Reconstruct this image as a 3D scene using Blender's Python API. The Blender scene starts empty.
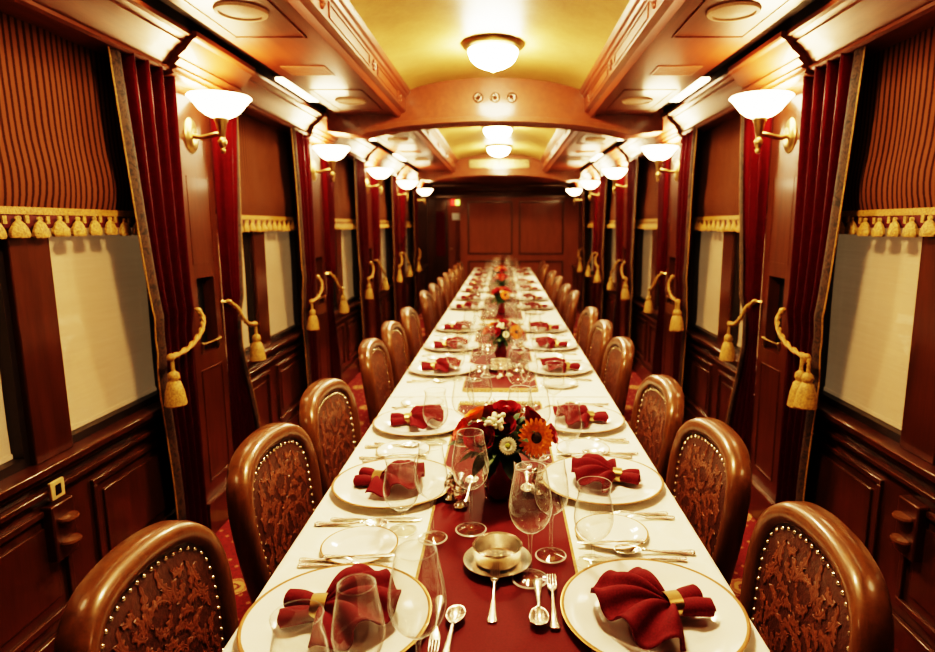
import bpy, bmesh, math, random
from mathutils import Vector, Matrix
random.seed(7)
PI = math.pi
scene = bpy.context.scene
col = scene.collection
R = math.radians

# ------------------------------------------------------------------ materials
def new_mat(name):
    m = bpy.data.materials.new(name); m.use_nodes = True
    nt = m.node_tree; nt.nodes.clear()
    out = nt.nodes.new('ShaderNodeOutputMaterial')
    return m, nt, out

def ramp(nt, fac, stops, interp='LINEAR'):
    r = nt.nodes.new('ShaderNodeValToRGB'); r.color_ramp.interpolation = interp
    e = r.color_ramp.elements
    while len(e) < len(stops): e.new(0.5)
    for i, (p, c) in enumerate(stops):
        e[i].position = p; e[i].color = (*c, 1) if len(c) == 3 else c
    nt.links.new(fac, r.inputs[0]); return r.outputs[0]

def coords(nt, scale=(1, 1, 1), kind='Object', rot=(0, 0, 0)):
    tc = nt.nodes.new('ShaderNodeTexCoord'); mp = nt.nodes.new('ShaderNodeMapping')
    mp.inputs['Scale'].default_value = scale; mp.inputs['Rotation'].default_value = rot
    nt.links.new(tc.outputs[kind], mp.inputs[0]); return mp.outputs[0]

def noise(nt, vec, scale, detail=4, rough=.55, dist=0):
    n = nt.nodes.new('ShaderNodeTexNoise'); n.inputs['Scale'].default_value = scale
    n.inputs['Detail'].default_value = detail; n.inputs['Roughness'].default_value = rough
    n.inputs['Distortion'].default_value = dist
    nt.links.new(vec, n.inputs['Vector']); return n

def math_n(nt, op, a, b=None):
    n = nt.nodes.new('ShaderNodeMath'); n.operation = op
    for i, v in enumerate((a, b)):
        if v is None: continue
        if isinstance(v, (int, float)): n.inputs[i].default_value = v
        else: nt.links.new(v, n.inputs[i])
    return n.outputs[0]

def mix_col(nt, fac, a, b):
    n = nt.nodes.new('ShaderNodeMix'); n.data_type = 'RGBA'
    for s, v in ((n.inputs[0], fac), (n.inputs[6], a), (n.inputs[7], b)):
        if isinstance(v, (int, float)): s.default_value = v
        elif isinstance(v, tuple): s.default_value = (*v, 1)
        else: nt.links.new(v, s)
    return n.outputs[2]

def bump(nt, h, strength, dist=.01):
    b = nt.nodes.new('ShaderNodeBump'); b.inputs['Strength'].default_value = strength
    b.inputs['Distance'].default_value = dist; nt.links.new(h, b.inputs['Height']); return b.outputs[0]

def pbr(nt, out, color, rough=.5, metal=0, coat=0, coat_rough=.1, normal=None, sheen=0, spec=.5, emis=None, sss=0):
    p = nt.nodes.new('ShaderNodeBsdfPrincipled')
    for key, v in (('Base Color', color), ('Roughness', rough)):
        if isinstance(v, tuple): p.inputs[key].default_value = (*v, 1)
        elif isinstance(v, (int, float)): p.inputs[key].default_value = v
        else: nt.links.new(v, p.inputs[key])
    p.inputs['Metallic'].default_value = metal
    p.inputs['Coat Weight'].default_value = coat; p.inputs['Coat Roughness'].default_value = coat_rough
    p.inputs['Sheen Weight'].default_value = sheen; p.inputs['Specular IOR Level'].default_value = spec
    if emis: p.inputs['Emission Color'].default_value = (*emis[0], 1); p.inputs['Emission Strength'].default_value = emis[1]
    if normal is not None: nt.links.new(normal, p.inputs['Normal'])
    nt.links.new(p.outputs[0], out.inputs[0]); return p

def wood(name, dark, light, scale=(9, 9, .9), rough=.3, coat=.5, cr=.12):
    m, nt, out = new_mat(name)
    v = coords(nt, scale)
    n = noise(nt, v, 3.0, 6, .6, .6)
    n2 = noise(nt, v, 22, 3, .5)
    f = math_n(nt, 'ADD', math_n(nt, 'MULTIPLY', n.outputs[0], .75), math_n(nt, 'MULTIPLY', n2.outputs[0], .25))
    c = ramp(nt, f, [(.32, dark), (.68, light)])
    p = pbr(nt, out, c, rough, coat=coat, coat_rough=cr); p.inputs['Specular Tint'].default_value = (1, .72, .5, 1); return m

def plain(name, c, rough=.5, **k):
    """a colour with a fine procedural variation"""
    m, nt, out = new_mat(name)
    n = noise(nt, coords(nt), k.pop('ns', 30), 3)
    a = k.pop('var', .12)
    cc = ramp(nt, n.outputs[0], [(.3, tuple(x * (1 - a) for x in c)), (.7, tuple(min(1, x * (1 + a)) for x in c))])
    nb = k.pop('bump', 0)
    pbr(nt, out, cc, rough, normal=bump(nt, n.outputs[0], nb) if nb else None, **k); return m

def emit(name, c, s):
    m, nt, out = new_mat(name)
    e = nt.nodes.new('ShaderNodeEmission'); e.inputs[0].default_value = (*c, 1); e.inputs[1].default_value = s
    nt.links.new(e.outputs[0], out.inputs[0]); return m

def glass(name, tint=(.98, .98, .96), edge=(.55, .5, .45), lo=.06, hi=.9, edge_light=.6):
    m, nt, out = new_mat(name)
    lw = nt.nodes.new('ShaderNodeLayerWeight'); lw.inputs[0].default_value = .5
    f3 = math_n(nt, 'POWER', lw.outputs['Facing'], 3.0)
    tr = nt.nodes.new('ShaderNodeBsdfTransparent'); gl = nt.nodes.new('ShaderNodeBsdfGlossy')
    gl.inputs['Roughness'].default_value = .03
    c = ramp(nt, math_n(nt, 'POWER', lw.outputs['Facing'], 4.0), [(0, tint), (.55, tuple((a + b) / 2 for a, b in zip(tint, edge))), (1, edge)])
    nt.links.new(c, tr.inputs[0])
    fac = math_n(nt, 'ADD', math_n(nt, 'MULTIPLY', f3, hi - lo), lo)
    mx = nt.nodes.new('ShaderNodeMixShader'); nt.links.new(fac, mx.inputs[0])
    nt.links.new(tr.outputs[0], mx.inputs[1]); nt.links.new(gl.outputs[0], mx.inputs[2])
    df = nt.nodes.new('ShaderNodeBsdfTranslucent'); df.inputs[0].default_value = (.9, .86, .78, 1)  # whitish grazing edges, painted in place of bright refracted outlines
    m2 = nt.nodes.new('ShaderNodeMixShader'); nt.links.new(math_n(nt, 'MULTIPLY_ADD', math_n(nt, 'POWER', lw.outputs['Facing'], 6.0), edge_light), m2.inputs[0])
    m2.inputs[0].links[0].from_node.inputs[2].default_value = .012 if edge_light else 0
    nt.links.new(mx.outputs[0], m2.inputs[1]); nt.links.new(df.outputs[0], m2.inputs[2])
    nt.links.new(m2.outputs[0], out.inputs[0]); return m

M = {}
M['wall_wood'] = wood('mahogany_wall', (.040, .0095, .0035), (.090, .024, .008), (9, 9, .9), .32, .4)
M['panel_wood'] = wood('mahogany_panel', (.034, .0085, .003), (.072, .019, .007), (7, 7, .8), .28, .5)
M['ceil_wood'] = wood('mahogany_ceiling', (.088, .016, .006), (.165, .035, .012), (9, .8, 9), .5, .28, .14)
M['crown_wood'] = wood('mahogany_crown', (.090, .020, .007), (.165, .040, .013), (9, .8, 9), .45, .22, .10)
M['end_wood'] = wood('mahogany_end', (.19, .054, .024), (.25, .074, .033), (3, 3, .5), .6, .1)
M['dark_wood'] = plain('dark_groove', (.012, .004, .002), .8, spec=.1)
M['chair_wood'] = wood('walnut_chair', (.066, .022, .006), (.140, .050, .013), (14, 14, 3), .34, .3, .12)
M['brass'] = plain('aged_brass', (.50, .34, .15), .3, metal=1)
M['silver'] = plain('silver', (.90, .84, .74), .26, metal=1, var=.05)
M['nail'] = plain('nail_heads', (.78, .68, .52), .22, metal=1)
M['porcelain'] = plain('porcelain', (.86, .82, .75), .12, var=.02, coat=.4)
M['gold_rim'] = plain('gold_rim', (.30, .15, .045), .3, metal=.6)
M['napkin'] = plain('burgundy_napkin', (.125, .006, .011), .8, ns=300, var=.25, spec=.2)
M['runner'] = plain('burgundy_runner', (.100, .004, .006), .65, ns=400, var=.2, spec=.15)
M['gold_braid'] = plain('gold_braid', (.36, .19, .036), .5, ns=150, var=.45, bump=.5)
M['fringe'] = plain('gold_fringe', (.36, .20, .042), .6, ns=120, var=.45, bump=.5)
M['velvet'] = plain('red_velvet', (.025, .0012, .002), .5, ns=60, var=.3, spec=.25)
_p = [n for n in M['velvet'].node_tree.nodes if n.type == 'BSDF_PRINCIPLED'][0]
_p.inputs['Specular Tint'].default_value = (1, .06, .07, 1); _p.inputs['Specular IOR Level'].default_value = .55; _p.inputs['Roughness'].default_value = .42
M['red_band'] = plain('red_band', (.09, .006, .008), .7)
M['glass'] = glass('thin_glass')
def m_rim_highlight():  # pale rim and foot edge; their highlights are put into the colour
    m, nt, out = new_mat('glass_rim_highlight')
    tr = nt.nodes.new('ShaderNodeBsdfTransparent'); p = nt.nodes.new('ShaderNodeBsdfPrincipled')
    n = noise(nt, coords(nt), 40, 2); nt.links.new(ramp(nt, n.outputs[0], [(.2, (.8, .77, .7)), (.8, (.95, .92, .86))]), p.inputs['Base Color'])
    p.inputs['Roughness'].default_value = .08; p.inputs['Coat Weight'].default_value = 1
    mx = nt.nodes.new('ShaderNodeMixShader'); mx.inputs[0].default_value = .48
    nt.links.new(tr.outputs[0], mx.inputs[1]); nt.links.new(p.outputs[0], mx.inputs[2]); nt.links.new(mx.outputs[0], out.inputs[0]); return m
M['glass_rim_highlight'] = m_rim_highlight()
M['pane'] = glass('window_glass', (.97, .97, .96), (.8, .8, .8), .03, .18, 0)
M['vase'] = plain('burgundy_glass', (.13, .008, .012), .06, coat=1, var=.1)
M['vent'] = plain('vent_metal', (.26, .09, .04), .45)
M['speaker'] = plain('speaker_cloth', (.62, .42, .27), .6, ns=300, var=.2)
M['black'] = plain('black_void', (.006, .004, .003), .5)
M['dark_frame'] = plain('dark_window_frame', (.016, .008, .005), .4)
M['white_sign'] = plain('white_card', (.75, .72, .66), .5)
M['socket_plate'] = plain('pale_brass', (.62, .45, .20), .5, metal=.2)
M['shade_glow'] = emit('alabaster_glow', (1, .74, .42), 9)
M['shade_inner'] = emit('alabaster_inner_glow', (1, .62, .28), 44)
M['dome_glow'] = emit('dome_glow', (1, .76, .43), 108)
M['strip_glow'] = emit('strip_glow', (1, .72, .40), 5)
M['exit_red'] = emit('red_lamp', (1, .03, .02), 1.6)
M['exit_green'] = emit('yellow_lamp', (.75, .9, .12), 1.2)

M['leather'] = plain('dark_leather', (.058, .015, .006), .45, ns=120, var=.3, bump=.2)
M['leather_leaf'] = plain('tan_leather', (.135, .040, .014), .42, ns=90, var=.3, bump=.15, coat=.1)

def m_cloth():
    m, nt, out = new_mat('white_damask')
    v = coords(nt); n = noise(nt, v, 7, 3, .5, 1.5); w = noise(nt, v, 300, 2)
    c = ramp(nt, n.outputs[0], [(.40, (.84, .79, .68)), (.52, (.90, .86, .76)), (.6, (.86, .81, .71))])
    pbr(nt, out, c, .6, normal=bump(nt, w.outputs[0], .08, .002), sheen=.1); return m
M['cloth'] = m_cloth()

def m_carpet():
    m, nt, out = new_mat('red_carpet')
    v = coords(nt, rot=(0, 0, R(45)))
    def vor(scale, off=0):
        n = nt.nodes.new('ShaderNodeTexVoronoi'); n.inputs['Scale'].default_value = scale; n.inputs['Randomness'].default_value = 0
        nt.links.new(v, n.inputs['Vector']); n.voronoi_dimensions = '2D'; return n.outputs['Distance']
    big = math_n(nt, 'DIVIDE', vor(1 / .30), 1)
    nz = noise(nt, v, 60, 3)
    d = math_n(nt, 'ADD', big, math_n(nt, 'MULTIPLY', math_n(nt, 'SUBTRACT', nz.outputs[0], .5), .09))
    red = ramp(nt, nz.outputs[0], [(.3, (.10, .004, .006)), (.7, (.20, .008, .011))])
    med = ramp(nt, d, [(0, (.42, .24, .07)), (.05, (.16, .02, .02)), (.09, (.45, .27, .09)), (.15, (.30, .10, .05)), (.19, (.48, .30, .11)), (.21, (.2, .01, .01))], 'CONSTANT')
    c1 = mix_col(nt, math_n(nt, 'LESS_THAN', d, .21), red, med)
    dots = math_n(nt, 'LESS_THAN', vor(1 / .075), .12)
    c2 = mix_col(nt, math_n(nt, 'MULTIPLY', dots, math_n(nt, 'GREATER_THAN', d, .24)), c1, (.34, .16, .06))
    pbr(nt, out, c2, .95, normal=bump(nt, noise(nt, v, 500, 2).outputs[0], .3, .004)); return m
M['carpet'] = m_carpet()

def m_stripe(name, dark, light, period):
    m, nt, out = new_mat(name)
    v = coords(nt)
    w = nt.nodes.new('ShaderNodeTexWave'); w.wave_type = 'BANDS'; w.bands_direction = 'Y'
    w.inputs['Scale'].default_value = .314 / period; w.inputs['Distortion'].default_value = .6; w.inputs['Detail'].default_value = 0
    w.inputs['Detail Scale'].default_value = .5
    nt.links.new(v, w.inputs['Vector'])
    n = noise(nt, v, 90, 3)
    c = ramp(nt, math_n(nt, 'ADD', math_n(nt, 'MULTIPLY', w.outputs[1], .8), math_n(nt, 'MULTIPLY', n.outputs[0], .25)), [(.22, dark), (.6, light)])
    pbr(nt, out, c, .9, spec=.1); return m
M['stripe'] = m_stripe('striped_shade_fabric', (.032, .009, .005), (.140, .051, .021), .028)

def m_brocade():
    m, nt, out = new_mat('brown_brocade')
    n = noise(nt, coords(nt), 26, 3, .6, 2)
    c = ramp(nt, n.outputs[0], [(.4, (.012, .005, .003)), (.52, (.075, .034, .012)), (.62, (.028, .008, .004))])
    pbr(nt, out, c, .7); return m
M['brocade'] = m_brocade()

def m_blind():
    m, nt, out = new_mat('cream_blind')
    v = coords(nt, (1, 1, 1))
    w = noise(nt, coords(nt, (3, 3, 160)), 1.5, 2)
    big = noise(nt, v, 1.4, 2)
    f = math_n(nt, 'ADD', math_n(nt, 'MULTIPLY', w.outputs[0], .35), math_n(nt, 'MULTIPLY', big.outputs[0], .65))
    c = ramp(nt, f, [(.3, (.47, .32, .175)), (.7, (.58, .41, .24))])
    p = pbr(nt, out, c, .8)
    nt.links.new(c, p.inputs['Emission Color']); p.inputs['Emission Strength'].default_value = .10  # slight glow added to brighten the cloth, which is no lamp
    return m
M['blind'] = m_blind()

def m_vault():
    m, nt, out = new_mat('gold_vault')
    v = coords(nt); n = noise(nt, v, 5, 5, .65, .4); n2 = noise(nt, v, 60, 3)
    f = math_n(nt, 'ADD', math_n(nt, 'MULTIPLY', n.outputs[0], .7), math_n(nt, 'MULTIPLY', n2.outputs[0], .3))
    c = ramp(nt, f, [(.3, (.36, .225, .068)), (.7, (.52, .35, .125))])
    pbr(nt, out, c, .42, normal=bump(nt, n2.outputs[0], .1, .003)); return m
M['vault'] = m_vault()

# ------------------------------------------------------------------ mesh building
class MB:
    def __init__(s): s.v = []; s.f = []; s.m = []
    def add(s, vs, fs, mi=0):
        b = len(s.v); s.v += [tuple(p) for p in vs]; s.f += [tuple(b + i for i in f) for f in fs]; s.m += [mi] * len(fs); return s
    def box(s, x0, x1, y0, y1, z0, z1, mi=0):
        return s.add([(x0, y0, z0), (x1, y0, z0), (x1, y1, z0), (x0, y1, z0), (x0, y0, z1), (x1, y0, z1), (x1, y1, z1), (x0, y1, z1)],
                     [(0, 3, 2, 1), (4, 5, 6, 7), (0, 1, 5, 4), (1, 2, 6, 5), (2, 3, 7, 6), (3, 0, 4, 7)], mi)
    def prism_y(s, prof, y0, y1, mi=0, caps=True):
        n = len(prof)
        vs = [(x, y0, z) for x, z in prof] + [(x, y1, z) for x, z in prof]
        fs = [(i, (i + 1) % n, n + (i + 1) % n, n + i) for i in range(n)]
        if caps: fs += [tuple(range(n - 1, -1, -1)), tuple(range(n, 2 * n))]
        return s.add(vs, fs, mi)
    def grid(s, P, mi=0, close_u=False):
        nu, nv = len(P), len(P[0]); vs = [p for r in P for p in r]; fs = []
        for i in range(nu if close_u else nu - 1):
            for j in range(nv - 1):
                a, b = i * nv + j, ((i + 1) % nu) * nv + j
                fs.append((a, b, b + 1, a + 1))
        return s.add(vs, fs, mi)
    def lathe(s, prof, c=(0, 0, 0), n=24, mi=0, mat=None, mis=None):
        """prof: (r, z) list turned about z; mat: Matrix applied before moving to c"""
        vs = []; fs = []; ms = []; k = len(prof)
        for i in range(n):
            a = 2 * PI * i / n
            for r, z in prof:
                p = Vector((r * math.cos(a), r * math.sin(a), z))
                if mat is not None: p = mat @ p
                vs.append((p.x + c[0], p.y + c[1], p.z + c[2]))
        for i in range(n):
            for j in range(k - 1):
                a, b = i * k + j, ((i + 1) % n) * k + j
                q = [a, b, b + 1, a + 1]
                if prof[j][0] < 1e-6: q = [a, b + 1, a + 1]
                elif prof[j + 1][0] < 1e-6: q = [a, b, a + 1]
                fs.append(tuple(q)); ms.append(mis[j] if mis else mi)
        b = len(s.v); s.v += vs; s.f += [tuple(b + i for i in f) for f in fs]; s.m += ms; return s
    def tube(s, path, r, n=8, mi=0, closed=False, flat=1.0, up=(0, 0, 1)):
        P = [Vector(p) for p in path]; k = len(P); rings = []
        rr = r if isinstance(r, (list, tuple)) else [r] * k
        for i in range(k):
            a = P[i - 1] if (i or closed) else P[0]; b = P[(i + 1) % k] if (i < k - 1 or closed) else P[-1]
            t = (b - a).normalized(); u = Vector(up)
            sd = t.cross(u)
            if sd.length < 1e-4: sd = t.cross(Vector((1, 0, 0)))
            sd.normalize(); w = sd.cross(t)
            rings.append([P[i] + sd * (rr[i] * math.cos(2 * PI * q / n)) + w * (rr[i] * flat * math.sin(2 * PI * q / n)) for q in range(n)])
        vs = [p for g in rings for p in g]; fs = []
        for i in range(k if closed else k - 1):
            for q in range(n):
                a, b = i * n, ((i + 1) % k) * n
                fs.append((a + q, a + (q + 1) % n, b + (q + 1) % n, b + q))
        if not closed: fs += [tuple(range(n - 1, -1, -1)), tuple((k - 1) * n + q for q in range(n))]
        return s.add(vs, fs, mi)
    def ball(s, c, r, n=10, mi=0, sc=(1, 1, 1)):
        prof = [(r * math.sin(PI * j / 6), -r * math.cos(PI * j / 6)) for j in range(7)]
        prof[0] = (0, -r); prof[-1] = (0, r)
        return s.lathe(prof, c, n, mi, Matrix.Diagonal((*sc, 1)).to_3x3())
    def build(s, name, mats, parent=None, angle=40, bevel=0, loc=None, rot=0):
        me = bpy.data.meshes.new(name)
        me.from_pydata(s.v, [], s.f)
        if not isinstance(mats, (list, tuple)): mats = [mats]
        for m in mats: me.materials.append(M[m])
        me.polygons.foreach_set('material_index', s.m)
        bm = bmesh.new(); bm.from_mesh(me); bmesh.ops.recalc_face_normals(bm, faces=bm.faces); bm.to_mesh(me); bm.free()
        me.polygons.foreach_set('use_smooth', [True] * len(me.polygons))
        me.set_sharp_from_angle(angle=R(angle)); me.update()
        o = bpy.data.objects.new(name, me); col.objects.link(o)
        if parent is not None: o.parent = parent
        if loc is not None: o.location = loc
        o.rotation_euler.z = rot
        if bevel:
            b = o.modifiers.new('Bevel', 'BEVEL'); b.width = bevel; b.segments = 2; b.limit_method = 'ANGLE'
        return o

def tag(o, label, cat, group=None, kind=None):
    o['label'] = label; o['category'] = cat
    if group: o['group'] = group
    if kind: o['kind'] = kind
    return o
def struct(o, label, cat='room'):
    return tag(o, label, cat, None, 'structure')
def empty(name, loc=(0, 0, 0), rot=0):
    o = bpy.data.objects.new(name, None); col.objects.link(o); o.location = loc; o.rotation_euler.z = rot
    o.empty_display_size = .05; return o
def copy_tree(o, parent=None):
    c = o.copy(); col.objects.link(c)
    if parent is not None: c.parent = parent
    for ch in [q for q in bpy.data.objects if q.parent is o]: copy_tree(ch, c)
    return c
KIDS = {}
def dup(o, loc, rot, label, used):
    """first call moves the thing itself, later calls copy it with its parts"""
    if o.name in used: c = copy_tree(o)
    else: used.add(o.name); c = o
    c.location = loc; c.rotation_euler.z = rot; c['label'] = label
    return c
used = set()
ORD = ['first', 'second', 'third', 'fourth', 'fifth', 'sixth', 'seventh', 'eighth', 'ninth', 'tenth', 'eleventh', 'twelfth', 'thirteenth']
SIDE = {-1: 'left', 1: 'right'}
def catmull(pts, n=6, closed=False):
    P = [Vector(p) for p in pts]; k = len(P); out = []
    for i in range(k if closed else k - 1):
        p0 = P[i - 1] if (i or closed) else P[0]; p1 = P[i]; p2 = P[(i + 1) % k]
        p3 = P[(i + 2) % k] if (i + 2 < k or closed) else P[-1]
        for j in range(n):
            t = j / n
            out.append(.5 * ((2 * p1) + (p2 - p0) * t + (2 * p0 - 5 * p1 + 4 * p2 - p3) * t * t + (3 * p1 - p0 - 3 * p2 + p3) * t ** 3))
    if not closed: out.append(P[-1])
    return out

# ------------------------------------------------------------------ room shell
Y0, YE = -1.6, 11.9
SZ = .725
PW = .16
PIL = [2.92 + 1.83 * k for k in range(-2, 5)]          # pilaster centres along the car
BEAM1, BEAM2 = (4.55, 4.78), (9.28, 9.52)

struct(MB().box(-1.6, 1.6, Y0 - .1, 14.2, -.06, 0).build('floor', 'carpet'), 'red carpet with gold medallions running the length of the dining car')
struct(MB().box(-1.6, 1.6, Y0 - .1, Y0, 0, 2.7).build('wall_back', 'end_wood'), 'plain wooden wall at the near end of the car')

def frame_rect(mb, s, xf, y0, y1, z0, z1, w=.018, d=.012, mi=0):
    """raised moulding rectangle on a wall plane at |x| = xf, standing d proud towards the aisle"""
    a, b = s * (xf - d), s * (xf + .002)
    x0, x1 = min(a, b), max(a, b)
    mb.box(x0, x1, y0, y1, z1 - w, z1, mi); mb.box(x0, x1, y0, y1, z0, z0 + w, mi)
    mb.box(x0, x1, y0, y0 + w, z0 + w, z1 - w, mi); mb.box(x0, x1, y1 - w, y1, z0 + w, z1 - w, mi)

def sbox(mb, s, xa, xb, y0, y1, z0, z1, mi=0):
    return mb.box(min(s * xa, s * xb), max(s * xa, s * xb), y0, y1, z0, z1, mi)

wi = 0
for s in (-1, 1):
    sd = SIDE[s]
    wall = MB(); sbox(wall, s, 1.50, 1.62, Y0, YE + 2.2 if s < 0 else YE + .1, 0, 2.7)
    w = struct(wall.build('wall_' + sd, 'wall_wood'), f'{sd} side wall of dark polished mahogany with pilasters and windows')
    # wainscot, sill rail per bay
    edges = [Y0 + .0] + PIL + [YE]
    for i in range(len(edges) - 1):
        a = edges[i] + (PW if i > 0 else 0); b = edges[i + 1] - (PW if i < len(edges) - 2 else 0)
        if b < .3: continue
        c = (a + b) / 2
        wn = MB(); sbox(wn, s, 1.42, 1.50, a, b, 0, .70); sbox(wn, s, 1.405, 1.42, a, b, 0, .14); sbox(wn, s, 1.40, 1.42, a, b, .14, .155)
        sbox(wn, s, 1.395, 1.42, a, b, .625, .643)
        for q0, q1 in ((a + .06, c - .07), (c + .07, b - .06)):
            frame_rect(wn, s, 1.42, q0, q1, .20, .58, .022, .014)
            sbox(wn, s, 1.412, 1.421, q0 + .06, q1 - .06, .26, .52)
        wn.build('wainscot', 'panel_wood', w, bevel=.003)
        sl = MB(); sbox(sl, s, 1.375, 1.50, a, b, .70, .725); sbox(sl, s, 1.39, 1.42, a, b, .68, .70)
        sl.build('window_sill', 'panel_wood', w, bevel=.004)
    # pilasters with niche
    for P in PIL:
        if P < -.5: continue
        p = MB(); a, b = P - PW, P + PW; n0, n1 = P - .085, P + .085; xf = 1.36
        za, zb = .875, 1.235
        sbox(p, s, xf, 1.50, a, n0, 0, 2.3); sbox(p, s, xf, 1.50, n1, b, 0, 2.3)
        sbox(p, s, xf, 1.50, n0, n1, 0, za); sbox(p, s, xf, 1.50, n0, n1, zb, 2.3)
        sbox(p, s, 1.44, 1.50, n0, n1, za, zb)
        sbox(p, s, xf - .018, xf, a - .01, b + .01, 0, .15); sbox(p, s, xf - .024, xf, a - .014, b + .014, .15, .168)
        frame_rect(p, s, xf, a + .055, b - .055, 1.30, 1.70, .004, .0015)
        frame_rect(p, s, xf, a + .055, b - .055, .25, .80, .008, .004)
        po = p.build('pilaster', 'wall_wood', w)
        nb = MB(); sbox(nb, s, xf + .055, xf + .058, n0 + .001, n1 - .001, za + .001, zb - .001); nb.build('niche_back', 'black', po)
        br = MB(); zr = .925
        br.tube([(s * 1.352, n0 - .005, zr), (s * 1.352, n1 + .005, zr)], .005, 8)
        for y in (n0 + .002, n1 - .002):
            br.ball((s * 1.352, y, zr), .009); sbox(br, s, 1.352, 1.362, y - .007, y + .007, zr - .035, zr + .008)
        br.build('brass_rail', 'brass', po)['label'] = 'small brass rail across the niche'

# windows, blinds, roman blinds, curtains ------------------------------------------------
def ease(t): t = max(0, min(1, t)); return t * t * (3 - 2 * t)
def curtain(s, yin, dirn, wt, wk, wb, seed):
    """yin: pilaster side edge; dirn: +1 grows to +y; widths at top, tie and bottom"""
    rnd = random.Random(seed); zt, zk, zb = 2.115, 1.0, .02
    def width(z):
        if z > zk: t = ((z - zk) / (zt - zk)); return wk + (wt - wk) * (t ** .8)
        t = (zk - z) / (zk - zb); return wk + (wb - wk) * ease(t * 1.3)
    n = 9; ph = rnd.random() * 6; rows = 44
    def pt(u, z):
        wd = width(z); tight = 1 - abs(z - zk) * .5 if abs(z - zk) < 1 else .5
        amp = .034 * (.75 + .5 * (z > zk) * 0 + .25 * math.sin(3 * z + ph))
        f = math.sin(2 * PI * (n / 2) * u + ph + .35 * math.sin(2.2 * z)) + .35 * math.sin(2 * PI * n * u + 1.7 * ph)
        x = (1.335 + .02 * ease((1.12 - z) / .1)) + amp * f * (.75 - .35 * ease((1.12 - z) / .1)) - .012 * math.exp(-((z - zk) / .1) ** 2)
        x = min(max(x, 1.298), 1.372); e = ease(u / .16); x = 1.358 * (1 - e) + x * e
        return (s * x, yin + dirn * wd * u, z)
    zs = [zt + (zb - zt) * i / rows for i in range(rows + 1)]
    g = MB().grid([[pt(j / 60, z) for z in zs] for j in range(61)])
    o = g.build('curtain', 'velvet', angle=80)
    t = MB().grid([[tuple(a + b for a, b in zip(pt(1.0, z), (-s * off_x, dirn * (off - .01), 0))) for z in zs] for off, off_x in ((-.012, .006), (0, .012), (.02, .012), (.042, .0))])
    t.tube([(a + b) for a, b in ()] or [tuple(a + b for a, b in zip(pt(1.0, z), (0, dirn * .036, 0))) for z in zs], .0035, 5, mi=1)
    t.build('curtain_trim', ['brocade', 'gold_braid'], o, angle=80)['label'] = 'brown brocade band along the curtain edge'
    return o, width(zk)

def tieback(s, yin, dirn, wk, nt):
    x = 1.277
    kn = Vector((s * x, yin + dirn * (wk + .055), .955))
    hook = Vector((s * 1.330, yin - dirn * .004, 1.10))
    mid1 = Vector((s * 1.280, yin + dirn * wk * .30, 1.010)); mid2 = Vector((s * 1.272, yin + dirn * wk * .75, .968))
    path = catmull([hook, Vector((s * 1.296, yin + dirn * .020, 1.062)), mid1, mid2, kn], 8)
    r = MB(); 
    for ph in (0, PI):
        tw = []
        for i, p in enumerate(path):
            a = i * .9 + ph; tw.append(p + Vector((s * .006 * math.cos(a), 0, .006 * math.sin(a))))
        r.tube(tw, .0075, 6)
    r.ball(kn, .017); r.ball(hook, .012)
    o = r.build('curtain_tieback', 'gold_braid')
    pg = MB(); pg.tube([(s * 1.358, hook.y - dirn * .016, 1.10), (s * 1.33, hook.y, 1.10)], .006, 8); pg.ball((s * 1.322, hook.y, 1.10), .010); pg.build('wall_hook', 'brass', o)
    prof = [(0, 0), (.007, 0), (.008, -.055), (.020, -.065), (.024, -.082), (.017, -.096), (.026, -.104), (.036, -.14), (.043, -.195), (.040, -.199), (0, -.195)]
    for q in range(nt):
        dy = (q - (nt - 1) / 2) * .058
        tp = [(rr, zz * (1 + .08 * q)) for rr, zz in prof]
        t = MB(); t.lathe(tp, (kn.x - s * .004, kn.y + dy, kn.z), 14)
        if nt > 1: t.tube([kn, (kn.x, kn.y + dy * .6, kn.z - .02), (kn.x - s * .004, kn.y + dy, kn.z - .05)], .006, 6)
        t.build('tassel', 'fringe', o)
    return o

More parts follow.
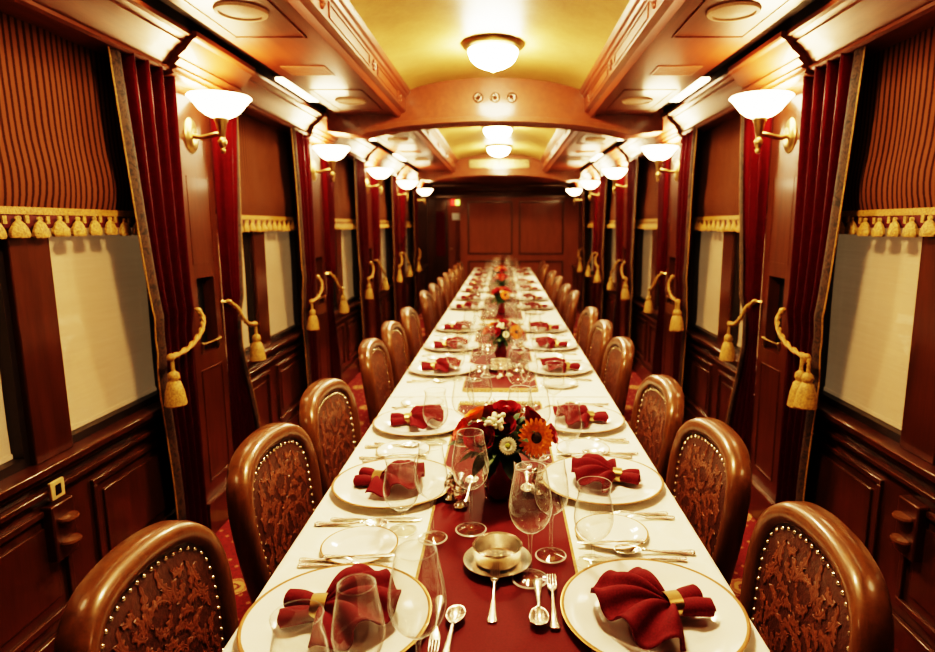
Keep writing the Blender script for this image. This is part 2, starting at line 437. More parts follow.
BAYS = [(PIL[i] + PIL[i + 1]) / 2 for i in range(1, 6)]
for s in (-1, 1):
    sd = SIDE[s]
    for k, C in enumerate(BAYS):
        wi += 1
        a, b = C - .755, C + .755
        fr = MB()
        sbox(fr, s, 1.425, 1.50, C - .150, C + .02, SZ, 2.2)         # centre post
        sbox(fr, s, 1.43, 1.50, a, C - .66, SZ, 2.2); sbox(fr, s, 1.43, 1.50, C + .66, b, SZ, 2.2)
        sbox(fr, s, 1.43, 1.50, C - .66, C + .66, 1.95, 2.2)
        f = fr.build(f'window_{wi}', 'panel_wood', bevel=.004)
        struct(f, f'double window in the {ORD[k]} bay along the {sd} wall, in dark wood', 'window')
        df = MB()
        for q0, q1 in ((C - .66, C - .150), (C + .02, C + .66)):
            sbox(df, s, 1.445, 1.498, q0, q0 + .022, SZ + .001, 1.95); sbox(df, s, 1.445, 1.498, q1 - .022, q1, SZ + .001, 1.95)
            sbox(df, s, 1.445, 1.498, q0 + .022, q1 - .022, SZ + .001, SZ + .03)
        df.build('window_sash', 'dark_frame', f)
        pn = MB()
        for q0, q1 in ((C - .638, C - .172), (C + .042, C + .638)): sbox(pn, s, 1.470, 1.473, q0, q1, SZ + .03, 1.95)
        pn.build('window_pane', 'pane', f)
        for q, (q0, q1) in enumerate(((C - .636, C - .174), (C + .044, C + .636))):
            bl = MB(); nn = 10
            bl.grid([[(s * (1.482 + .002 * math.sin(j * 1.3 + i)), q0 + (q1 - q0) * j / nn, SZ + .035 + (1.915 - SZ) * i / 12) for i in range(13)] for j in range(nn + 1)])
            sbox(bl, s, 1.478, 1.488, q0, q1, SZ + .032, SZ + .047)
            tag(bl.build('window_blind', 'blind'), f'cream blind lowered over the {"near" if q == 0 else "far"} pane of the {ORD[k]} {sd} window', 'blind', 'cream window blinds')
        # roman blind
        rb = MB(); y0, y1 = C - .70, C + .70; zs = [2.11, 2.0, 1.9, 1.8, 1.74, 1.69, 1.65, 1.61, 1.575, 1.55, 1.53]
        bul = [0, 0, 0, .003, .010, .022, .030, .030, .022, .010, 0]
        ny = 40
        rb.grid([[(s * (1.420 - .45 * bul[i] * (1 + .25 * math.sin(j * .7 + k)) - .003 * math.sin(j * .9)), y0 + (y1 - y0) * j / ny, zs[i] - (.006 * math.sin(j * .5 + k) if 3 < i < 10 else 0)) for i in range(len(zs))] for j in range(ny + 1)])
        ro = rb.build('roman_blind', 'stripe', angle=80)
        tag(ro, f'striped brown roman blind with gold tassel fringe over the {ORD[k]} {sd} window', 'blind', 'striped roman blinds')
        bd = MB(); sbox(bd, s, 1.410, 1.419, y0, y1, 1.512, 1.535); bd.build('gold_braid', 'gold_braid', ro)
        rd = MB(); sbox(rd, s, 1.414, 1.419, y0, y1, 1.470, 1.512); rd.build('red_band', 'red_band', ro)
        fg = MB(); nt_ = 16
        for j in range(nt_):
            y = y0 + (y1 - y0) * (j + .5) / nt_
            zt = 1.508 + random.uniform(-.003, .003); e = random.uniform(.9, 1.1)
            fg.lathe([(0, 0), (.008, -.001), (.011, -.008), (.008, -.014), (.018, -.022), (.030 * e, -.042), (.033 * e, -.058), (.028 * e, -.066), (0, -.062)], (s * 1.401, y, zt), 10, mat=Matrix.Diagonal((.5, 1.15, 1)))
            fg.box(s * 1.408 - .003, s * 1.408 + .003, y + .035, y + .05, zt - .022, zt + .002)
        fg.build('tassel_fringe', 'fringe', ro)
        # curtains
        cf, wk = curtain(s, b - .002, -1, .43, .29, .24, 10 * k + s)
        tag(cf, f'burgundy velvet curtain at the far side of the {ORD[k]} {sd} window', 'curtain', 'velvet curtains')
        tag(tieback(s, b - .002, -1, wk, 2 if s > 0 else 1), f'gold rope tieback on the far side curtain of the {ORD[k]} {sd} window', 'tieback', 'gold rope tiebacks')
        if k > 0:
            cn, wk = curtain(s, a + .002, 1, .24, .12, .30, 10 * k + 5 + s)
            tag(cn, f'burgundy velvet curtain at the near side of the {ORD[k]} {sd} window', 'curtain', 'velvet curtains')
            tag(tieback(s, a + .002, 1, wk, 1), f'gold rope tieback on the near side curtain of the {ORD[k]} {sd} window', 'tieback', 'gold rope tiebacks')

# small brackets and socket under the first windows
for s in (-1, 1):
    C = BAYS[0] - .12; o = MB(); sbox(o, s, 1.38, 1.42, C - .05, C + .05, .40, .59)
    t = o.build('table_bracket', 'panel_wood', bevel=.005)
    tag(t, f'small wooden wall bracket with two rounded lugs below the first {SIDE[s]} window', 'bracket', 'wall brackets below windows')
    for z in (.535, .455):
        l = MB(); l.lathe([(0, -.009), (.026, -.007), (.029, 0), (.026, .007), (0, .009)], (s * 1.368, C, z), 16, mat=Matrix.Diagonal((1, 1.25, 1, 1)).to_3x3())
        l.build('lug', 'chair_wood', t)
o = MB(); sbox(o, -1, 1.386, 1.396, BAYS[0] - .155, BAYS[0] - .095, .605, .665); so = o.build('wall_socket', 'socket_plate', bevel=.002)
tag(so, 'small brass socket plate on the left wall below the window sill', 'socket')
o2 = MB(); sbox(o2, -1, 1.384, 1.388, BAYS[0] - .137, BAYS[0] - .113, .618, .652); o2.build('socket_insert', 'dark_wood', so)

# crown moulding, groove, soffit, coffer side -------------------------------------------------
tn = 0
crown = [(1.50, 2.10), (1.315, 2.10), (1.305, 2.108), (1.305, 2.120), (1.318, 2.126), (1.308, 2.134), (1.300, 2.150), (1.285, 2.172), (1.262, 2.196), (1.240, 2.210),
         (1.242, 2.220), (1.232, 2.224), (1.222, 2.232), (1.205, 2.236), (1.205, 2.252), (1.50, 2.30)]
brk = [(1.50, 2.085), (1.325, 2.085), (1.290, 2.095), (1.300, 2.108), (1.275, 2.115), (1.283, 2.130), (1.262, 2.150), (1.268, 2.160), (1.235, 2.185), (1.212, 2.215), (1.205, 2.222),
       (1.192, 2.228), (1.185, 2.236), (1.185, 2.256), (1.50, 2.30)]
for s in (-1, 1):
    sd = SIDE[s]; tn += 1
    t = MB().prism_y([(s * x, z) for x, z in crown], Y0, YE)
    to = struct(t.build(f'trim_{tn}', 'crown_wood', angle=25), f'long crown moulding where the {sd} wall meets the ceiling', 'moulding')
    for P in PIL[1:]:
        MB().prism_y([(s * x, z) for x, z in brk], P - .27, P + .33).build('crown_block', 'crown_wood', to, angle=20)
    # soffit + groove
    tn += 1
    prof = [(1.21, 2.252), (1.21, 2.305), (1.105, 2.305), (1.105, 2.252), (.71, 2.252), (.705, 2.236), (.680, 2.236), (.672, 2.246), (.662, 2.262), (.648, 2.268),
            (.634, 2.275), (.634, 2.365), (.624, 2.372), (.618, 2.386), (.606, 2.394), (.600, 2.405), (.596, 2.425), (.60, 2.60), (1.30, 2.60), (1.30, 2.30)]
    so = MB().prism_y([(s * x, z) for x, z in prof], Y0, BEAM2[0] + .1)
    sobj = struct(so.build(f'trim_{tn}', 'ceil_wood', angle=25), f'polished wooden soffit with carved frieze along the {sd} side of the ceiling', 'ceiling')
    gv = MB(); sbox(gv, s, 1.108, 1.207, Y0, BEAM2[0], 2.295, 2.304)
    sbox(gv, s, 1.2035, 1.2065, Y0, BEAM2[0], 2.256, 2.295); sbox(gv, s, 1.107, 1.110, Y0, BEAM2[0], 2.253, 2.295)
    gv.build('shadow_groove', 'dark_wood', sobj)  # near-black lining; the shade of the recess is put into its colour
    # frieze panels
    fp = MB(); y = -.3
    rng = [(BEAM1[1] - 4 * .9 - .35 + j * .85, BEAM1[1] - 4 * .9 - .35 + j * .85 + .68) for j in range(4)]
    rng = [(q0, q1) for q0, q1 in ((.75, 1.45), (1.65, 2.40), (2.60, 3.35), (3.55, 4.20), (4.95, 5.7), (5.9, 6.65), (6.85, 7.6), (7.8, 8.55), (8.7, 9.2))]
    for q0, q1 in rng: frame_rect(fp, s, .634, q0, q1, 2.29, 2.352, .008, .006)
    for q in (1.55, 2.5, 3.45, 4.32, 5.8, 6.75, 7.7):
        for dz in (-.018, 0, .018): fp.ball((s * .632, q, 2.32 + dz), .012, 8)
        for dy in (-.03, .03): fp.ball((s * .632, q + dy, 2.32), .009, 8)
    fp.build('frieze_panel', 'ceil_wood', sobj)
    # soffit panels around speakers
    for q0, q1 in ((2.06, 2.72), (3.72, 4.38), (5.5, 6.1), (7.2, 7.8), (8.6, 9.1)):
        pm = MB()
        x0, x1 = sorted((s * .76, s * 1.06))
        for bx in ((x0, x1, q0, q0 + .010), (x0, x1, q1 - .010, q1), (x0, x0 + .010, q0, q1), (x1 - .010, x1, q0, q1)): pm.box(*bx, 2.248, 2.2525)
        pm.build('soffit_panel', 'ceil_wood', sobj)
    for j, y in enumerate((2.40, 4.03, 5.8, 7.5)):
        sp = empty('ceiling_speaker', (s * .90, y, 2.252))
        tag(sp, f'round ceiling speaker grille, {ORD[j]} along the {sd} soffit', 'speaker', 'round ceiling speakers')
        MB().lathe([(.074, -.004), (.078, -.012), (.092, -.010), (.096, 0), (.074, 0)], n=28).build('speaker_ring', 'speaker', sp)
        MB().lathe([(0, -.012), (.04, -.010), (.078, -.004), (.078, 0), (0, 0)], n=28).build('speaker_grille', 'speaker', sp)
    for j, y in enumerate((3.28, 5.15, 6.75)):
        v = empty('ceiling_vent', (s * .93, y, 2.252))
        tag(v, f'rectangular ceiling vent with slats, {ORD[j]} along the {sd} soffit', 'vent', 'rectangular ceiling vents')
        f = MB(); 
        for bx in ((-.11, .11, -.09, -.078), (-.11, .11, .078, .09), (-.11, -.098, -.078, .078), (.098, .11, -.078, .078)): f.box(*bx, -.004, 0)
        f.build('vent_frame', 'vent', v)
        f = MB()
        for i in range(7): f.box(-.098, .098, -.072 + i * .022, -.062 + i * .022, -.003, -.001)
        f.build('vent_slats', 'vent', v)
    for j, C in enumerate([b for b in BAYS[:4]]):
        l = MB(); x0, x1 = sorted((s * 1.125, s * 1.19)); l.box(x0, x1, C - .30, C + .30, 2.262, 2.278, 0)
        lo = l.build('strip_light', 'strip_glow', bevel=.004)
        tag(lo, f'slim glowing strip light in the ceiling groove above the {ORD[j]} {sd} window', 'light', 'ceiling strip lights')
        c = MB(); x0, x1 = sorted((s * 1.118, s * 1.197)); c.box(x0, x1, C - .32, C + .32, 2.278, 2.294); c.build('light_housing', 'dark_wood', lo)

# vaults
def vault_z(x, h=.60, z0=2.42, rise=.085): return z0 + rise * (1 - (x / h) ** 2) ** .8
xs = [-.602 + 1.204 * i / 32 for i in range(33)]
cl = MB()
for y0, y1 in ((Y0, BEAM1[0] + .05), (BEAM1[1] - .05, BEAM2[0] + .05)):
    ys = [y0 + (y1 - y0) * j / 6 for j in range(7)]
    cl.grid([[(x, y, vault_z(min(.6, max(-.6, x)))) for y in ys] for x in xs])
struct(cl.build('ceiling', 'vault', angle=60), 'gold barrel-vaulted ceiling panels between the wooden beams', 'ceiling')
struct(MB().box(-1.62, 1.62, Y0 - .1, 14.2, 2.62, 2.7).build('roof', 'dark_wood'), 'roof above the ceiling', 'ceiling')

def beam(y0, y1, idx, label):
    b = MB(); n = 28; bot = []
    for i in range(n + 1):
        x = -.97 + 1.94 * i / n; bot.append((x, 2.115 + .10 * (1 - (x / .97) ** 2) ** .75 if abs(x) < .97 else 2.115))
    prof = [(-1.2, 2.30), (-1.2, 2.14), (-1.0, 2.115)] + bot[1:-1] + [(1.0, 2.115), (1.2, 2.14), (1.2, 2.30), (1.2, 2.6), (-1.2, 2.6)]
    # build the face as strips so that it stays clean
    vs = []; fs = []
    low = [(-1.2, 2.14)] + bot + [(1.2, 2.14)]
    for x, z in low: vs += [(x, y0, z), (x, y0, 2.6), (x, y1, z), (x, y1, 2.6)]
    for i in range(len(low) - 1):
        a, c = 4 * i, 4 * i + 4
        fs += [(a, c, c + 1, a + 1), (a + 2, a + 3, c + 3, c + 2), (a, a + 2, c + 2, c)]
    b.add(vs, fs)
    o = struct(b.build(f'trim_{idx}', 'ceil_wood', angle=30), label, 'beam')
    m = MB()
    for yy in (y0 - .012, y1 - .004):
        for x_, z_ in [(0, 0)]:
            P = [[(x, yy + dy, z + dz) for dy, dz in ((0, -.006), (0, .026), (.016, .030), (.016, -.006), (0, -.006))] for x, z in bot]
            m.grid(P)
    m.build('beam_moulding', 'crown_wood', o, angle=30)
    return o
b1 = beam(*BEAM1, 20, 'arched wooden ceiling beam with three round rosettes')
for i, x in enumerate((-.12, 0, .12)):
    MB().lathe([(0, -.014), (.010, -.012), (.016, -.006), (.026, -.008), (.034, -.004), (.036, 0), (0, 0)], (x, BEAM1[0] - .0, 2.37), 20, mat=Matrix.Rotation(-PI / 2, 3, 'X')).build('rosette', 'panel_wood', b1)
b2 = beam(*BEAM2, 21, 'arched wooden ceiling beam with air grille at the far end')
struct(MB().box(-1.32, 1.32, BEAM2[1] - .01, 14.2, 2.21, 2.3).build('ceiling_far', 'ceil_wood'), 'flat lower wooden ceiling beyond the second beam', 'ceiling')
g = empty('air_grille', (0, BEAM2[0], 2.37))
tag(g, 'long air grille set in the far ceiling beam', 'vent')
f = MB()
for bx in ((-.45, .45, .055, .066), (-.45, .45, -.066, -.055), (-.45, -.436, -.055, .055), (.436, .45, -.055, .055), (-.012, .012, -.055, .055)): f.box(bx[0], bx[1], -.012, 0, bx[2], bx[3])
f.build('grille_frame', 'panel_wood', g)
f = MB(); f.box(-.436, .436, -.003, -.001, -.055, .055, 0)
for i in range(6): f.box(-.436, .436, -.009, -.003, -.05 + i * .018, -.042 + i * .018, 1)
f.build('grille_slats', ['black', 'brass'], g)

# end wall with passage at the left
e = MB(); e.box(-.77, 1.50, YE, YE + .1, 0, 2.3)
ew = struct(e.build('wall_front', 'end_wood'), 'panelled mahogany wall at the far end of the car', 'wall')
pm = MB()
def fr_y(mb, x0, x1, z0, z1, w=.03, d=.018):
    mb.box(x0, x1, YE - d, YE + .002, z1 - w, z1); mb.box(x0, x1, YE - d, YE + .002, z0, z0 + w)
    mb.box(x0, x0 + w, YE - d, YE + .002, z0 + w, z1 - w); mb.box(x1 - w, x1, YE - d, YE + .002, z0 + w, z1 - w)
for x0, x1 in ((-.62, .24), (.36, 1.22)):
    fr_y(pm, x0, x1, .92, 1.93); fr_y(pm, x0, x1, .2, .80)
pm.box(-.77, 1.36, YE - .03, YE, 0, .15)
pm.build('wall_panel', 'panel_wood', ew, bevel=.006)
cr = MB(); cr.add(*(lambda P: ([(-1.4, YE - d, z) for d, z in P] + [(1.4, YE - d, z) for d, z in P], [(i, i + 1, len(P) + i + 1, len(P) + i) for i in range(len(P) - 1)]))([(0, 2.00), (.03, 2.0), (.03, 2.03), (.05, 2.05), (.06, 2.09), (.10, 2.12), (.12, 2.17), (.17, 2.19), (.17, 2.22)]))
cr.build('wall_cornice', 'wall_wood', ew, angle=20)
# passage: cross wall with door and glass
struct(MB().box(-1.5, -.66, 12.75, 12.85, 0, 2.3).build('wall_passage', 'wall_wood'), 'dark wooden cross wall in the passage at the far left', 'wall')
d = MB(); d.box(-1.06, -.78, 12.70, 12.745, .01, 2.0); dd = d.build('door_1', 'end_wood', bevel=.004)
struct(dd, 'plain wooden door in the passage at the far left', 'door')
h = MB(); h.tube([(-1.03, 12.68, 1.0), (-.98, 12.68, 1.0)], .009, 8); h.build('door_handle', 'brass', dd)
d = MB(); d.box(-1.34, -1.10, 12.71, 12.745, .01, 2.0); gd = d.build('door_2', 'panel_wood', bevel=.004)
struct(gd, 'narrow door with dark glass beside the plain wooden door', 'door')
MB().box(-1.31, -1.13, 12.700, 12.709, .85, 1.75).build('door_glass', 'vase', gd)
tag(MB().box(-.98, -.80, 12.690, 12.699, 1.58, 1.72).build('notice_sign', 'white_sign'), 'plain white notice on the passage door at the far end', 'sign')
x = empty('exit_lamp', (-.90, 12.66, 1.93)); tag(x, 'small lit box, red and yellow, above the passage door', 'lamp')
MB().box(-.09, .0, -.03, .02, -.05, .05).build('red_lens', 'exit_red', x); MB().box(.001, .08, -.03, .02, -.05, .05).build('yellow_lens', 'exit_green', x)
MB().box(-.10, .09, .02, .085, -.06, .06).build('lamp_housing', 'black', x)
x = empty('ceiling_lamp', (-1.0, 12.2, 2.21)); tag(x, 'small white ceiling lamp over the far left passage', 'lamp')
MB().lathe([(0, -.10), (.05, -.09), (.085, -.05), (.09, -.02), (.05, -.02)], n=20).build('lamp_bowl', 'shade_glow', x)
MB().lathe([(0, -.02), (.1, -.02), (.1, 0), (0, 0)], n=20).build('lamp_base', 'brass', x)

# ------------------------------------------------------------------ lights
sc = empty('wall_sconce')
tag(sc, '', 'wall lamp', 'alabaster wall sconces')
# local: wall at x = 0, lamp reaches towards +x
sh = [(.020, 0), (.036, .003), (.062, .014), (.088, .034), (.108, .060), (.125, .080), (.136, .090), (.130, .096), (.104, .074), (.078, .046), (.048, .028), (0, .022)]
MB().lathe(sh, (.142, 0, 1.955), 32, mis=[0] * 7 + [1] * 4).build('lamp_shade', ['shade_glow', 'shade_inner'], sc)
MB().lathe([(0, .012), (.020, .016), (.034, .014), (.050, .008), (.055, 0), (0, 0)], (0.001, 0, 1.88), 24, mat=Matrix.Rotation(PI / 2, 3, 'Y') @ Matrix.Diagonal((1.45, 1, 1, 1)).to_3x3()).build('back_plate', 'brass', sc)
a = MB(); a.tube(catmull([(.01, 0, 1.88), (.05, 0, 1.872), (.11, 0, 1.885), (.142, 0, 1.885)], 5), .011, 10); a.build('lamp_arm', 'brass', sc)
MB().lathe([(0, -.155), (.008, -.152), (.012, -.140), (.008, -.130), (.016, -.118), (.020, -.100), (.014, -.088), (.012, -.085), (.024, -.02), (.030, -.012), (.030, .002), (0, .002)], (.142, 0, 1.955), 18).build('lamp_stem', 'brass', sc)
for s in (-1, 1):
    for k, P in enumerate(PIL[1:]):
        if k == 0: 
            lab = f'lit alabaster wall sconce beside the camera end of the {SIDE[s]} wall'
        else: lab = f'lit alabaster wall sconce with brass arm on the {ORD[k-1]} {SIDE[s]} pilaster'
        dup(sc, (s * 1.36, P - .03, 0), 0 if s < 0 else PI, lab, used)

dm = empty('ceiling_dome_light'); tag(dm, '', 'ceiling light', 'ceiling dome lights')
MB().lathe([(0, 0), (.165, 0), (.178, -.010), (.172, -.022), (.155, -.030), (.140, -.040), (.132, -.036), (0, -.03)], n=36).build('dome_ring', 'brass', dm)
MB().lathe([(.138, -.038), (.140, -.055), (.126, -.088), (.096, -.116), (.055, -.134), (.012, -.140), (0, -.140)], n=36).build('dome_bowl', 'dome_glow', dm)
MB().lathe([(.010, -.139), (.014, -.145), (.008, -.152), (.010, -.158), (0, -.164)], n=14).build('dome_finial', 'brass', dm)
for j, y in enumerate((1.85, 3.72, 6.65, 8.25)):
    lab = ['glowing dome light in the ceiling above the near end of the table', 'glowing dome light in the gold vault before the rosette beam',
           'glowing dome light in the vault just beyond the rosette beam', 'glowing dome light in the vault before the air grille'][j]
    dup(dm, (0, y, 2.503), 0, lab, used)

# ------------------------------------------------------------------ the table
SL = .0105
def TX(y): return .045
TROT = 0
JO = [.5, 2.55, 4.60, 6.40, 8.45, 10.6]
HW = .477; ZT = .752
for i in range(5):
    a, b = JO[i] + .004, JO[i + 1] - .004; c = (a + b) / 2; L = (b - a) / 2
    t = empty('dining_table', (TX(c), c, 0), TROT)
    tag(t, f'long dining table under a white cloth, {ORD[i]} in the row from the near end', 'table', 'joined dining tables')
    MB().box(-HW + .012, HW - .012, -L + .012, L - .012, .71, .742).build('table_top', 'chair_wood', t)
    MB().box(-.40, .40, -L + .08, L - .08, .64, .709).build('table_apron', 'chair_wood', t)
    for sx in (-1, 1):
        for sy in (-1, 1):
            MB().lathe([(0, 0), (.018, 0), (.022, .1), (.028, .55), (.034, .6), (.034, .639), (0, .639)], (sx * .33, sy * (L - .065), 0), 12).build('leg', 'chair_wood', t)
    # cloth: top, rounded edge, side drops
    cl = MB(); nx, ny = 14, 40
    def drop(sx, y, t_):   # t_: 0 at edge .. 1 at hem
        w = .010 * math.sin(y * 17 + sx) * t_ + .004 * math.sin(y * 41)
        return (sx * (HW + .004 + .012 * t_ + w * .6 + (0)), y, .748 - .22 * t_)
    rows = []
    for j in range(ny + 1):
        y = -L + 2 * L * j / ny
        r = [drop(-1, y, t_) for t_ in (1, .75, .5, .25, .08)] + [(-HW + .002, y, .7505)]
        r += [(-HW + .01 + (2 * HW - .02) * q / nx, y, .752) for q in range(nx + 1)]
        r += [(HW - .002, y, .7505)] + [drop(1, y, t_) for t_ in (.08, .25, .5, .75, 1)]
        rows.append(r)
    cl.grid(rows)
    if i in (0, 4):
        ys = -1 if i == 0 else 1
        cl.grid([[(-HW + 2 * HW * q / 20, ys * (L + .004 + .012 * t_ + .008 * math.sin(q * 1.9) * t_), .752 - .24 * t_) for t_ in (0, .05, .3, .6, 1)] for q in range(21)])
    co = cl.build('tablecloth', 'cloth', loc=(TX(c), c, 0), rot=TROT, angle=60)
    tag(co, f'white damask tablecloth on the {ORD[i]} table from the near end', 'tablecloth', 'white tablecloths')
    # runner
    ra, rb_ = ((.35 - c + .2, 2.44 - c) if i == 0 else (-L + .10, L - .10))
    rn = MB(); rw = .168
    rn.grid([[(-rw + 2 * rw * q / 8, ra + (rb_ - ra) * j / 24, .7545 + .0006 * math.sin(j * 1.1 + q)) for j in range(25)] for q in range(9)])
    ro = rn.build('table_runner', 'runner', loc=(TX(c), c, 0), rot=TROT)
    tag(ro, f'burgundy table runner with gold edging on the {ORD[i]} table from the near end', 'runner', 'burgundy table runners')
    ed = MB()
    for sx in (-1, 1): ed.box(sx * rw - .003, sx * rw + .003, ra, rb_, .7535, .7565)
    ed.build('gold_edging', 'gold_braid', ro)
    for yy, dr in (((ra, -1),) if i else ()) + ((rb_, 1),):
        fg = MB(); y1 = yy + dr * .035
        fg.box(-rw, rw, min(yy - dr * .02, yy), max(yy - dr * .02, yy), .754, .7575)
        for q in range(68): 
            x = -rw + 2 * rw * (q + .5) / 68
            fg.tube([(x, yy, .7565), (x + random.uniform(-.002, .002), y1 + random.uniform(-.004, .004), .7548)], .0022, 4)
        fg.build('gold_fringe', 'fringe', ro)

# ------------------------------------------------------------------ chairs
def make_chair():
    """local: back at x = 0, seat reaches towards +x"""
    ch = empty('dining_chair'); tag(ch, '', 'chair', 'studded leather dining chairs')
    half = [(.175, .34), (.185, .45), (.205, .58), (.220, .68), (.221, .76), (.200, .826), (.147, .868), (.075, .884)]
    pts = [(-y, z) for y, z in half] + [(0, .888)] + [(y, z) for y, z in reversed(half)]
    cur = catmull([(0, y, z) for y, z in pts], 6)
    def place(y, z, off=0):
        return Vector((-(z - .45) * .14 + (.45 * y * y) + off, y, z))
    # frame: rectangular-ish section swept along the outline
    n = len(cur); rows = []
    sec = [(-.030, -.018), (-.024, -.023), (.018, -.023), (.026, -.018), (.030, -.006), (.030, .006), (.022, .018), (.008, .023), (-.023, .023), (-.030, .017)]
    for i in range(n):
        a = cur[max(0, i - 1)]; b = cur[min(n - 1, i + 1)]; t = (b - a).normalized(); nrm = Vector((0, -t.z, t.y))   # outward
        row = []
        for dx, dn in sec:
            dn *= (.62 if i < 6 or i > n - 7 else .62 + .38 * min(1, (min(i, n - 1 - i) - 6) / 8))
            p = cur[i] + nrm * dn; row.append(place(p.y, p.z, dx))
        rows.append(row)
    f = MB(); f.grid([[rows[i][q] for i in range(n)] for q in range(len(sec))], close_u=True)
    k = len(sec); f.add(rows[0], [tuple(range(k))]); f.add(rows[-1], [tuple(range(k))])
    f.build('back_frame', 'chair_wood', ch, angle=50)
    inner = [p for p in cur if p.z > .47]
    def inset(i, d):
        a = inner[max(0, i - 1)]; b = inner[min(len(inner) - 1, i + 1)]; t = (b - a).normalized(); nrm = Vector((0, -t.z, t.y)); return inner[i] - nrm * d
    ring = [inset(i, .020) for i in range(len(inner))]
    cy, cz = 0, .66
    for nm, side in (('back_pad', 1), ('back_panel', -1)):
        g = []
        for i in range(len(ring)):
            p = ring[i]; r_ = []
            for q in range(9):
                s_ = 1 - q / 8; y = cy + (p.y - cy) * s_; z = cz + (p.z - cz) * s_
                bulge = .016 * (1 - s_ ** 3) if side > 0 else -.006
                r_.append(place(y, z, (.014 + bulge) if side > 0 else -.022 + bulge))
            g.append(r_)
        mb = MB(); mb.grid(g, close_u=True); mb.build(nm, 'leather', ch, angle=70)
    rr_ = sorted((math.atan2(p.z - cz, p.y - cy), math.hypot(p.y - cy, p.z - cz)) for p in ring)
    def pad_at(y, z, h):
        a = math.atan2(z - cz, y - cy); d = math.hypot(y - cy, z - cz); R_ = rr_[0][1]
        for (a0, r0), (a1, r1) in zip(rr_, rr_[1:]):
            if a0 <= a <= a1: R_ = r0 + (r1 - r0) * (a - a0) / max(1e-6, a1 - a0); break
        else:                                   # the flat lower edge lies between the two ends of the outline
            R_ = min(.21, (cz - .475) / max(.05, -math.sin(a)))
        q = min(1, d / R_); return place(y, z, .014 + .016 * (1 - q ** 3) + h), d / R_
    rl = MB(); rnd = random.Random(4)
    def relief_leaf(y, z, ang, L, w, curl, h0):
        rows = []; N = 17; py, pz, a = y, z, ang; worst = 0
        for i in range(N):
            t = i / (N - 1); wd = w * (math.sin(PI * (.04 + .94 * t)) ** .75) * (1 + .42 * math.cos(2 * PI * 3.6 * t)) * (1 - .25 * t)
            row = []
            for k_ in (-1, -.55, -.1, .1, .55, 1):
                yy, zz = py - math.sin(a) * wd * k_ - math.cos(a) * .25 * wd * abs(k_), pz + math.cos(a) * wd * k_ - math.sin(a) * .25 * wd * abs(k_)
                p, q = pad_at(yy, zz, h0 + (.0018 if abs(k_) == .55 else .0002 if abs(k_) == 1 else .0006)); worst = max(worst, q); row.append(p)
            rows.append(row); a += curl / N; py += math.cos(a) * L / N; pz += math.sin(a) * L / N
        if worst < .93: rl.grid(rows)
    for row_ in range(13):
        for c_ in range(6):
            y = .010 + .038 * c_ + (.019 if row_ % 2 else 0); z = .485 + .031 * row_
            sw = 2.2 * math.sin(y * 24 + 1.2) * math.cos(z * 17) + rnd.uniform(-.5, .5) + (1.6 if (row_ + c_) % 3 else -1.2)
            L = rnd.uniform(.052, .070); w_ = rnd.uniform(.0095, .0130); cu = rnd.choice((-2.6, 2.4, 1.6, -1.6)); h = rnd.uniform(.0002, .0012)
            relief_leaf(y, z, sw, L, w_, cu, h); relief_leaf(-y, z, PI - sw, L, w_, -cu, h)
    rl.build('embossed_scrollwork', 'leather_leaf', ch, angle=60)
    nl = MB(); acc = 0; prev = None; rad = .0052
    path = [inset(i, .034) for i in range(len(inner))]
    for p in path:
        if prev is not None:
            seg = (p - prev).length; pos = 0
            while acc + (seg - pos) >= .0235:
                pos += .0235 - acc; acc = 0
                qv = prev + (p - prev) * (pos / seg); c = place(qv.y, qv.z, .0175)
                nl.lathe([(0, rad * .9), (rad * .5, rad * .78), (rad * .87, rad * .45), (rad, 0)], c, 8, mat=Matrix.Rotation(PI / 2, 3, 'Y'))
            acc += seg - pos
        prev = p
    nl.build('nail_heads', 'nail', ch, angle=80)['label'] = 'row of brass nail heads around the leather back'
    # seat
    st = []; N = 28
    for i in range(N):
        a = 2 * PI * i / N; ca, sa = math.cos(a), math.sin(a); e = .36
        x = .225 + .215 * math.copysign(abs(ca) ** e, ca); y = (.215 + .02 * (x - .22) / .2) * math.copysign(abs(sa) ** e, sa)
        st.append((x, y))
    def ringz(sc_, z): return [(.225 + (x - .225) * sc_, y * sc_, z) for x, y in st]
    g = MB(); P = [ringz(0.001, .40), ringz(.96, .40), ringz(1, .415), ringz(1, .44), ringz(.93, .468), ringz(.7, .482), ringz(.35, .488), ringz(.001, .49)]
    g.grid([[P[j][i] for j in range(len(P))] for i in range(N)], close_u=True); g.build('seat', 'leather', ch, angle=60)
    g = MB(); P = [ringz(.9, .345), ringz(.985, .345), ringz(.985, .399), ringz(.9, .399), ringz(.9, .345)]
    g.grid([[P[j][i] for j in range(len(P))] for i in range(N)], close_u=True); g.build('seat_frame', 'chair_wood', ch)
    for sy in (-1, 1):
        MB().tube([(.40, sy * .19, .36), (.402, sy * .19, .2), (.40, sy * .188, 0)], [.026, .021, .015], 10).build('leg', 'chair_wood', ch)
        MB().tube([(.035, sy * .172, .37), (.02, sy * .172, .2), (-.03, sy * .175, 0)], [.024, .021, .017], 10).build('leg', 'chair_wood', ch)
    return ch
YL = [1.03, 1.63, 2.17, 3.02, 3.60, 4.24, 5.35, 6.02, 6.75, 7.45, 8.08, 8.9, 9.8]
YR = [1.05, 1.65, 2.20, 3.03, 3.62, 4.22, 5.35, 5.99, 6.9, 7.75, 9.0, 9.85]
chair = make_chair()
CHX = .583
